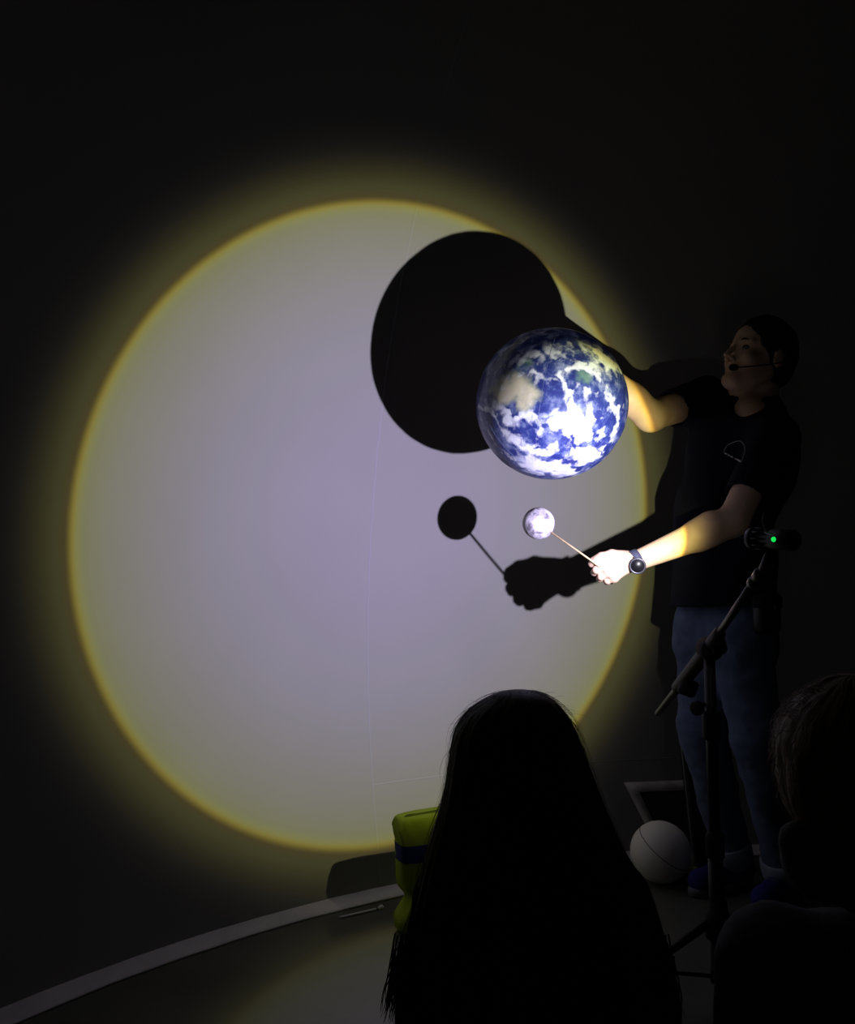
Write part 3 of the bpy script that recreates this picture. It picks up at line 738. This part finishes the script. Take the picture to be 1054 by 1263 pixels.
ctr = L0 + RV * ((lp - L0) @ RV); ld_ = unit((lp - ctr)); side = unit(lc - RV * (lc @ RV)); rel_ = lp - ctr
sd2 = unit(side + unit(rel_) * .15)
MB().lathe(ctr + side * .0190, side, [(0, .0072), (.0022, .0072), (.003, .0060)], 20).build('led_bezel', M_blk, lamp)
MB().lathe(ctr + side * .0192, side, [(.002, .0052), (.004, .0046), (.0052, .0028), (.0056, 0)], 20).build('led', M_led, lamp)
MB().tube([L0 + RV * .05 - UM * .018, tip + bd * .0, tip - bd * .012], [.009, .008, .007], 14).build('lamp_bracket', M_stand, lamp)
M_wire = mat('grey_wire', (.45, .45, .48), .5, .3)
MB().tube(smooth_curve([P(941, 633, 1.80), P(940, 642, 1.80), P(942, 650, 1.795), P(945, 656, 1.80), P(953, 658.5, 1.80)], 5), .0011, 8).build('cable', M_wire, lamp)

# ------------------------------------------------------------------ lofted soft things
def loft(rows, n=40, e=2.0, cap=True, ripple=None):
    """rows: (centre, half-axis x vector, half-axis y vector)"""
    V = []; Fc = []
    for j, (c, x, y) in enumerate(rows):
        for k in range(n):
            th = 2 * math.pi * k / n; cx, sx = math.cos(th), math.sin(th)
            u_ = math.copysign(abs(cx) ** (2 / e), cx); v_ = math.copysign(abs(sx) ** (2 / e), sx)
            r = 1 + (ripple(j, th) if ripple else 0)
            V.append(np.array(c) + r * (u_ * np.array(x) + v_ * np.array(y)))
    for j in range(len(rows) - 1):
        for k in range(n): Fc.append((j * n + k, j * n + (k + 1) % n, (j + 1) * n + (k + 1) % n, (j + 1) * n + k))
    if cap:
        Fc.append(tuple(range(n))[::-1]); Fc.append(tuple((len(rows) - 1) * n + k for k in range(n)))
    return V, Fc
def dens(rows, n):
    """resample rows of numbers smoothly"""
    r = np.array(rows, float); pts = smooth_curve(list(r), n); return pts

# lime green bag against the wall
M_lime = mat('lime_cloth', (.34, .45, .04), .9, .1, noise=.1, nscale=20, bump=.3, bscale=180); M_navy = mat('navy_band', (.02, .03, .16), .8, .2); M_limed = mat('olive_cloth', (.10, .13, .02), .9, .1)
bag = thing('lime_bag', 'lime green cloth bag with navy band standing by the kerb, left of the long-haired child', 'bag', P(540, 1138, 2.68) * [1, 1, 0])
rows = dens([(998.5, 493, 598, .06), (1001, 487, 604, .068), (1008, 484, 606, .074), (1016, 484, 606, .075), (1030, 487, 604, .075), (1050, 488, 602, .08), (1072, 489, 600, .08), (1086, 492, 598, .078), (1097, 499, 594, .07), (1110, 491, 600, .075), (1122, 485, 604, .08), (1135, 487, 602, .075)], 3)
bd_ = 2.72; RW = []
for y, l, r, t_ in rows:
    c = P((l + r) / 2 + 5, y, bd_); hw = (r - l) / 2 / F_PX * bd_; RW.append((c, np.array([hw, hw * .55, 0]), np.array([-t_ * .3, t_ * .6, 0])))
zmin = RW[-1][0][2]
for c, _, _ in RW: c[2] = max(c[2], .004)
V, Fc = loft(RW, 64, 4.5, True, lambda j, th: .014 * math.sin(5 * th + j * .30) + .010 * math.sin(11 * th - j * .5) + .006 * math.sin(19 * th + j * .9))
mesh_obj('bag_body', V, Fc, M_lime, bag)
sel = [RW[i] for i, q in enumerate(rows) if 1029.5 <= q[0] <= 1050.5]
V, Fc = loft([(c, x * 1.018, y * 1.03) for c, x, y in sel], 64, 4.5, False, lambda j, th: .014 * math.sin(5 * th + (j + 9) * .30) + .006); mesh_obj('band', V, Fc, M_navy, bag)
cc = P(545, 999, 2.72); MB().tube(smooth_curve([cc + [-.110, -.075, -.014], cc + [-.10, -.070, .0], cc + [-.06, -.045, -.001], cc + [.06, .02, .002], cc + [.10, .04, -.01]], 5), .006, 10).build('handle', M_limed, bag)

# white ball on the floor
bc = P(814.5, 1062, 3.06); br = 36.8 / F_PX * 3.06; bc[2] = br
M_ball = mat('white_ball', (.80, .78, .72), .6, .3, noise=.03, nscale=8)
ball = thing('white_ball', 'white ball lying on the floor between the stand and the long-haired child', 'ball', (bc[0], bc[1], 0))
MB().lathe(bc - np.array([0, 0, br]), UM, [(br * (1 - math.cos(q)), br * math.sin(q) * (1 if True else 1)) for q in np.linspace(0, math.pi, 33)], 48).build('ball_skin', M_ball, ball)
M_groove = mat('ball_groove', (.12, .12, .12), .7, .2)
for tilt in (.55,):
    nrm = unit([.55, -.25, .80]); a1 = unit(np.cross(nrm, [0, 0, 1])); a2 = np.cross(nrm, a1)
    MB().tube([bc + nrm * (-.2 * br) * -1 + math.sqrt(1 - .04) * br * 1.0 * (math.cos(q) * a1 + math.sin(q) * a2) for q in np.linspace(0, 2 * math.pi, 64)], .0014, 6, False).build('seam_line', M_groove, ball)
# lime cloth scrap beside the ball
V = []; Fc = []; N = 14; c0 = P(860, 1092, 3.10); c0[2] = 0
for j in range(N + 1):
    for i in range(N + 1):
        u_, v_ = i / N - .5, j / N - .5; z = .006 + .03 * math.exp(-((u_ + .2) ** 2 + v_ ** 2) * 10) + .006 * math.sin(9 * u_ + 5 * v_)
        V.append(c0 + np.array([u_ * .11, v_ * .08 * (1.15 - u_), z + .004]))
for j in range(N):
    for i in range(N): Fc.append((j * (N + 1) + i, j * (N + 1) + i + 1, (j + 1) * (N + 1) + i + 1, (j + 1) * (N + 1) + i))
lc_ = mesh_obj('cloth_scrap', V, Fc, M_lime); sm = lc_.modifiers.new('thick', 'SOLIDIFY'); sm.thickness = .003
tag(lc_, 'crumpled lime cloth on the floor right of the white ball', 'cloth')
# dark case with pale piping leaning behind the man's leg
M_case2 = mat('case_black', (.012, .012, .013), .8, .2, bump=.2, bscale=150); M_pipe = mat('grey_piping', (.16, .16, .17), .5, .4)
cs = thing('soft_case', 'black upright soft case with grey piping behind the man near the white ball', 'case', P(865, 1082, 3.17) * [1, 1, 0])
out = [(838, 912, 3.20), (842, 904, 3.21), (852, 899, 3.22), (878, 899, 3.22), (890, 906, 3.21), (892, 980, 3.19), (890, 1060, 3.18), (884, 1079, 3.17), (868, 1080, 3.17), (858, 1071, 3.17), (852, 1040, 3.175), (846, 985, 3.185)]
op = smooth_curve([P(*q) for q in out] + [P(*out[0])], 4)[:-1]; N = len(op); cen = sum(op) / N; V = []; Fc = []
for off, sc_ in ((-.035, .82), (-.030, .94), (-.012, 1.0), (.012, 1.0), (.030, .94), (.035, .82)):
    for q in op: V.append(cen + (q - cen) * sc_ + np.array([0, off, 0]))
for r_ in range(5):
    for k in range(N): Fc.append((r_ * N + k, r_ * N + (k + 1) % N, (r_ + 1) * N + (k + 1) % N, (r_ + 1) * N + k))
Fc.append(tuple(range(N))[::-1]); Fc.append(tuple(5 * N + k for k in range(N)))
mesh_obj('case_body', V, Fc, M_case2, cs)
MB().tube([q + np.array([0, -.014, 0]) for q in op] + [op[0] + np.array([0, -.014, 0])], .0032, 8).build('piping', M_pipe, cs)
# white rod lying by the kerb
r0 = P(419, 1131.5, 2.95); r1 = P(466, 1120.5, 2.95)
def floor_pt(px, py, z=0.):
    d = P(px, py, 1.) - CAM; return CAM + d * ((z - CAM[2]) / d[2])
r0 = floor_pt(419, 1131.5, .004); r1 = floor_pt(471, 1119.5, .004)
rod = thing('floor_rod', 'thin white rod with rounded tip lying on the floor along the kerb', 'rod', r0 * [1, 1, 0])
M_rodw = mat('white_rod', (.75, .75, .75), .4, .4)
MB().tube([r0, lerp(r0, r1, .86)], .0032, 10).build('rod_shaft', M_rodw, rod)
MB().tube([lerp(r0, r1, .90), lerp(r0, r1, .93), r1 + [0, 0, .002], r1 + unit(r1 - r0) * .004], [.003, .006, .007, .003], 12).build('rod_tip', M_rodw, rod)
MB().tube([lerp(r0, r1, .86), lerp(r0, r1, .90)], .0022, 8).build('rod_joint', M_stand, rod)

# ------------------------------------------------------------------ spectators
def strands(name, paths, r, m, parent, label=None):
    V = []; Fc = []
    for pts in paths:
        n0 = len(V); N = len(pts)
        for i, p in enumerate(pts):
            t = unit(pts[min(i + 1, N - 1)] - pts[max(i - 1, 0)] + 1e-9); a = unit(np.cross(t, [0.1, 1, .2])); b = np.cross(t, a); rr_ = r * (1 - .8 * i / (N - 1))
            for k in range(3):
                q = 2 * math.pi * k / 3; V.append(p + rr_ * (math.cos(q) * a + math.sin(q) * b))
        for i in range(N - 1):
            for k in range(3): Fc.append((n0 + i * 3 + k, n0 + i * 3 + (k + 1) % 3, n0 + (i + 1) * 3 + (k + 1) % 3, n0 + (i + 1) * 3 + k))
    o = mesh_obj(name, np.array(V), np.array(Fc, np.int32), m, parent); o['kind'] = 'stuff'
    if label: o['label'] = label
    return o

M_kskin = mat('skin_child', (.42, .27, .19), .6, .3); M_khair = mat('near_black_hair', (.010, .007, .006), .55, .25, bump=.4, bscale=120, stretch=(3, 3, .25)); M_ktop = mat('black_top', (.008, .008, .009), .95, .05, bump=.2, bscale=200)
KD = 1.30
kid = thing('person', 'child with very long dark hair seated in front, seen from behind', 'person', P(650, 1263, KD) * [1, 1, 0])
kc = lambda x, y, dd=0.: P(x, y, KD + dd)
khead = kc(641, 962, .02)
def seated(kid_o, hc, neck, shl, shr, hipc, fdir, m_skin, scale=1., hands=True):
    fdir = unit(fdir); ld2 = np.cross(UM, fdir); fr = [fdir, ld2, UM]; g = Field(axis(hipc[0] - .42, hipc[0] + .42, .009), axis(hipc[1] - .32, hipc[1] + .60, .009), axis(-.01, hc[2] + .16, .009))
    h = lambda f, l, u: hc + scale * (f * fdir + l * ld2 + u * UM)
    g.ell(h(-.005, 0, .01), (.092 * scale, .073 * scale, .095 * scale), fr, .02); g.ell(h(.035, 0, -.05), (.05 * scale, .052 * scale, .068 * scale), fr, .03); g.cap(h(.085, 0, -.01), h(.098, 0, -.035), .008, .010, k=.01)
    for s_ in (-1, 1):
        g.ell(h(0, s_ * .073, -.02), (.016, .007, .028), fr, .006); g.ell(h(.090, s_ * .03, -.005), (.012, .014, .010), fr, .01, sub=True)
        g.ell(h(.070, s_ * .03, -.008), (.012, .012, .011), fr, .004)
    g.cap(h(.078, -.014, -.066), h(.078, .014, -.066), .006, k=.006)
    g.cap(neck, h(0, 0, -.06), .043, .043, k=.03); g.cap(shl, shr, .045, k=.05); g.cap(lerp(shl, shr, .5) - UM * .12, hipc + UM * .10, .10, .11, k=.08); g.ell(hipc + UM * .07, (.13, .16, .10), fr, .06)
    joints = []
    for s_, sh in ((1, shl), (-1, shr)):
        el = sh + ld2 * s_ * .03 - UM * .23 * scale + fdir * .06; wr = hipc + fdir * .22 + ld2 * s_ * .10 + UM * .17
        g.cap(sh, el, .040, .033, k=.03); g.cap(el, wr, .033, .022, k=.02)
        kn = hipc + fdir * .31 + ld2 * s_ * .17 + UM * .10; an = hipc + fdir * .33 - ld2 * s_ * .05 + UM * .05
        g.cap(hipc + ld2 * s_ * .08 + UM * .08, kn, .078, .056, k=.04); g.cap(kn, an, .053, .036, k=.03); g.cap(an, an - ld2 * s_ * .12 + fdir * .03, .032, .022, k=.02)
        hd_ = unit(fdir * .9 - UM * .35 - ld2 * s_ * .2); g.cap(wr, wr + hd_ * .05, .022, .024, k=.01)
        for i, l_ in enumerate((.055, .06, .056, .045)):
            b = wr + hd_ * .06 + ld2 * ((i - 1.5) * .014); g.cap(b, b + hd_ * l_ * .5, .0085, .008, k=.003); g.cap(b + hd_ * l_ * .5, b + hd_ * l_ * .8 - UM * .012, .008, .007, k=.003)
        b = wr + hd_ * .02 - ld2 * s_ * .018; g.cap(b, b + unit(hd_ - ld2 * s_ * .8) * .05, .011, .008, k=.006)
        joints.append((sh, el, wr, kn, an))
    g.build('body', m_skin, kid_o); return joints, fr
hipc = np.array([kc(648, 1263)[0], KD + .05, 0.0])
ksl, ksr = kc(570, 1118, .06), kc(742, 1118, .06)
jt, fr = seated(kid, khead, kc(646, 1075, .05), ksl, ksr, hipc, [0, 1, 0], M_kskin, .97)
def top_and_trousers(par, hc, shl, shr, hipc, jt, fr, m_top, m_bot, slack=.02):
    g = Field(axis(hipc[0] - .42, hipc[0] + .42, .009), axis(hipc[1] - .32, hipc[1] + .60, .009), axis(-.01, hc[2] + .1, .009))
    g.cap(shl, shr, .045 + slack, k=.06); g.cap(lerp(shl, shr, .5) - UM * .12, hipc + UM * .12, .115 + slack, .125 + slack, k=.09)
    for sh, el, wr, kn, an in jt: g.cap(sh, el, .044 + slack, .038 + slack, k=.04); g.cap(el, lerp(el, wr, .86), .037 + slack, .028 + slack * .6, k=.03)
    g.ripple(.006, (18, 18, 14), 4.); g.cut([0, 0, .08], [0, 0, -1])
    a = g.build('sweater', m_top, par)
    g = Field(axis(hipc[0] - .42, hipc[0] + .42, .009), axis(hipc[1] - .32, hipc[1] + .60, .009), axis(-.03, .4, .009))
    g.ell(hipc + UM * .085, (.145, .175, .10), fr, .05)
    for s_, (sh, el, wr, kn, an) in zip((1, -1), jt):
        g.cap(hipc + fr[1] * s_ * .08 + UM * .09, kn, .088, .068, k=.05); g.cap(kn, lerp(kn, an, .85), .064, .050, k=.03)
    g.ripple(.004, (25, 25, 25), 1.); g.cut([0, 0, .003], [0, 0, -1]); g.build('trousers', m_bot, par)
M_dtr = mat('dark_trousers', (.012, .013, .018), .95, .05)
top_and_trousers(kid, khead, ksl, ksr, hipc, jt, fr, M_ktop, M_dtr, .018)
# long hair mass
sil = [(851.5, 634, 648), (854, 618, 664), (860, 602, 678), (872, 583, 691), (887, 568, 702), (905, 559, 711), (925, 555, 718), (950, 551, 727), (980, 546, 737), (1010, 537, 749), (1040, 527, 762), (1070, 518, 779), (1100, 510, 799), (1130, 502, 811), (1160, 494, 821), (1190, 487, 829), (1220, 483, 835), (1250, 482, 838), (1275, 486, 836)]
rows = dens(sil, 4); RW = []
for i, (y, l, r) in enumerate(rows):
    w2 = (r - l) / 2 / F_PX * KD; t_ = min(w2 * 1.12, .118 + max(0, (y - 1000)) * .00005)
    fwd = .018 if y < 980 else .018 + (y - 980) * .00018
    RW.append((P((l + r) / 2, y, KD + fwd), np.array([w2, 0, 0]), np.array([0, t_, 0])))
def rip(j, th):
    a = min(1, j / 14.) ; return a * (.010 * math.sin(23 * th + 1.2 * math.sin(j * .07)) + .007 * math.sin(41 * th + .9 * math.sin(j * .05 + 2)) + .012 * math.sin(7 * th + j * .03)) * (1 + j / 50)
V, Fc = loft(RW, 120, 2.0, True, rip); hm = mesh_obj('hair', V, Fc, M_khair, kid); tag(hm, 'very long straight dark hair hanging down the back')
V = np.array(V).reshape(len(RW), 120, 3)
paths = []
for q in range(300):                                  # flyaway strands following the outline
    k = rnd.choice([rnd.uniform(-16, 16), 60 + rnd.uniform(-16, 16), rnd.uniform(60, 120)]); k = int(k) % 120; j0 = rnd.randint(2, 50); ln = rnd.randint(8, 24); pts = []
    amp = rnd.uniform(.002, .011); ph = rnd.uniform(0, 6)
    for s_ in range(7):
        j = min(len(RW) - 1, j0 + int(ln * s_ / 6)); c = RW[j][0]; p = V[j, k]; o_ = unit(p - c); pts.append(p + o_ * (amp * math.sin(math.pi * s_ / 6 * .8) + .001 * math.sin(ph + s_)) + np.array([.001 * math.sin(ph * 2 + s_ * 1.3), 0, 0]))
    paths.append(pts)
for q in range(45):                                   # crown wisps
    a = rnd.uniform(math.pi * .05, math.pi * .95); b0 = kc(641 + 62 * math.cos(a), 905 - 50 * math.sin(a), rnd.uniform(-.03, .05)); dirv = unit([math.cos(a) + rnd.uniform(-.5, .5), rnd.uniform(-.3, .3), math.sin(a)])
    sidev = unit([rnd.uniform(-1, 1), 0, -.4]); L_ = rnd.uniform(.010, .020); paths.append([b0 + dirv * L_ * t_ + sidev * .018 * t_ * t_ for t_ in (0, .25, .5, .75, 1)])
strands('stray_hairs', paths, .00032, M_khair, kid)
paths = []
for q in range(160):                                  # ragged tips at the left and right lower edges
    if q < 105: x0 = rnd.uniform(484, 512); y0 = rnd.uniform(1150, 1215); x1 = 467 + (x0 - 484) * 1.2 + rnd.uniform(-1, 10); y1 = rnd.uniform(1236, 1262)
    else: x0 = rnd.uniform(805, 832); y0 = rnd.uniform(1150, 1210); x1 = x0 + rnd.uniform(2, 16); y1 = rnd.uniform(1225, 1275)
    dd = rnd.uniform(-.02, .05); a_, b_ = P(x0, y0, KD + dd), P(x1, y1, KD + dd); m1 = lerp(a_, b_, .5) + np.array([rnd.uniform(-.006, .006), 0, 0]); paths.append(smooth_curve([a_, m1, b_], 4))
strands('hair_tips', paths, .0016, M_khair, kid)

# right-hand spectator
M_bhair = mat('brown_hair', (.20, .135, .08), .6, .3, noise=.3, nscale=60, bump=.5, bscale=120, stretch=(2, 2, .5)); M_swt = mat('grey_sweater', (.10, .10, .11), .98, .05, noise=.2, nscale=80, bump=.5, bscale=150)
AD = 1.15
adult = thing('person', 'spectator with wavy brown hair and grey sweater at the lower right edge', 'person', P(1060, 1263, AD) * [1, 1, 0])
ac_ = lambda x, y, dd=0.: P(x, y, AD + dd)
ahead = ac_(1058, 952, .02); ahip = np.array([ac_(1100, 1200)[0], AD + .03, 0.])
asl, asr = ac_(952, 1188, .03), ac_(1174, 1188, .03)
jt2, fr2 = seated(adult, ahead, ac_(1058, 1070, .03), asl, asr, ahip, [.15, 1, 0], M_kskin, 1.0)
top_and_trousers(adult, ahead, asl, asr, ahip, jt2, fr2, M_swt, M_dtr, .016)
sil = [(832, 1048, 1064), (835, 1035, 1080), (842, 1018, 1096), (856, 998, 1116), (875, 979, 1134), (895, 966, 1147), (920, 959, 1156), (945, 960, 1158), (970, 964, 1156), (995, 972, 1150), (1015, 982, 1142), (1035, 995, 1128), (1050, 1008, 1112)]
rows = dens(sil, 4); RW = []
for y, l, r in rows:
    w2 = (r - l) / 2 / F_PX * AD; RW.append((P((l + r) / 2, y, AD + .02), np.array([w2, 0, 0]), np.array([0, min(w2 * 1.12, .115), 0])))
V, Fc = loft(RW, 120, 2.0, True, lambda j, th: min(1, j / 10.) * (.018 * math.sin(13 * th + 1.5 * math.sin(j * .22)) + .012 * math.sin(29 * th + 1.2 * math.sin(j * .3 + 2)) + .018 * math.sin(5 * th + j * .12)))
h2 = mesh_obj('hair', V, Fc, M_bhair, adult); tag(h2, 'wavy brown hair down to the nape')
V = np.array(V).reshape(len(RW), 120, 3); paths = []
for q in range(420):
    k = int(rnd.uniform(35, 125)) % 120; j0 = rnd.randint(1, 34); pts = []; amp = rnd.uniform(.001, .009); ph = rnd.uniform(0, 6)
    for s_ in range(7):
        j = min(len(RW) - 1, j0 + s_ * 2); c = RW[j][0]; p = V[j, k]; o_ = unit(p - c); pts.append(p + o_ * (amp * math.sin(math.pi * s_ / 6 * .9) + .002 * math.sin(ph + s_)) + np.array([.003 * math.sin(ph * 2 + s_ * 1.5), 0, 0]))
    paths.append(pts)
for q in range(40):
    a = rnd.uniform(2.0, 2.9); b0 = ac_(1058 + 88 * math.cos(a), 925 - 85 * math.sin(a), rnd.uniform(-.02, .05)); dv = unit([math.cos(a), 0, math.sin(a) + .3]); L_ = rnd.uniform(.01, .03); paths.append([b0 + dv * L_ * t_ + np.array([-.02, 0, -.01]) * t_ * t_ for t_ in (0, .3, .6, 1)])
strands('stray_hairs', paths, .0006, M_bhair, adult)
# loose knotted scarf behind the neck
M_scarf = mat('grey_scarf', (.13, .12, .12), .95, .1, noise=.3, nscale=90, bump=.5, bscale=150)
g = Field(axis(.36, .68, .006), axis(.95, 1.35, .006), axis(.55, .80, .006))
g.cap(ac_(985, 1035, .0), ac_(1010, 1070, .0), .022, .03, k=.02); g.cap(ac_(1005, 1070, -.01), ac_(1075, 1088, -.05), .030, .034, k=.03); g.cap(ac_(988, 1040, .02), ac_(1040, 1065, .10), .02, .03, k=.02)
g.cap(ac_(1075, 1088, -.05), ac_(1120, 1070, .0), .034, .03, k=.03); g.ripple(.006, (45, 45, 45), 2.); g.build('scarf', M_scarf, adult)
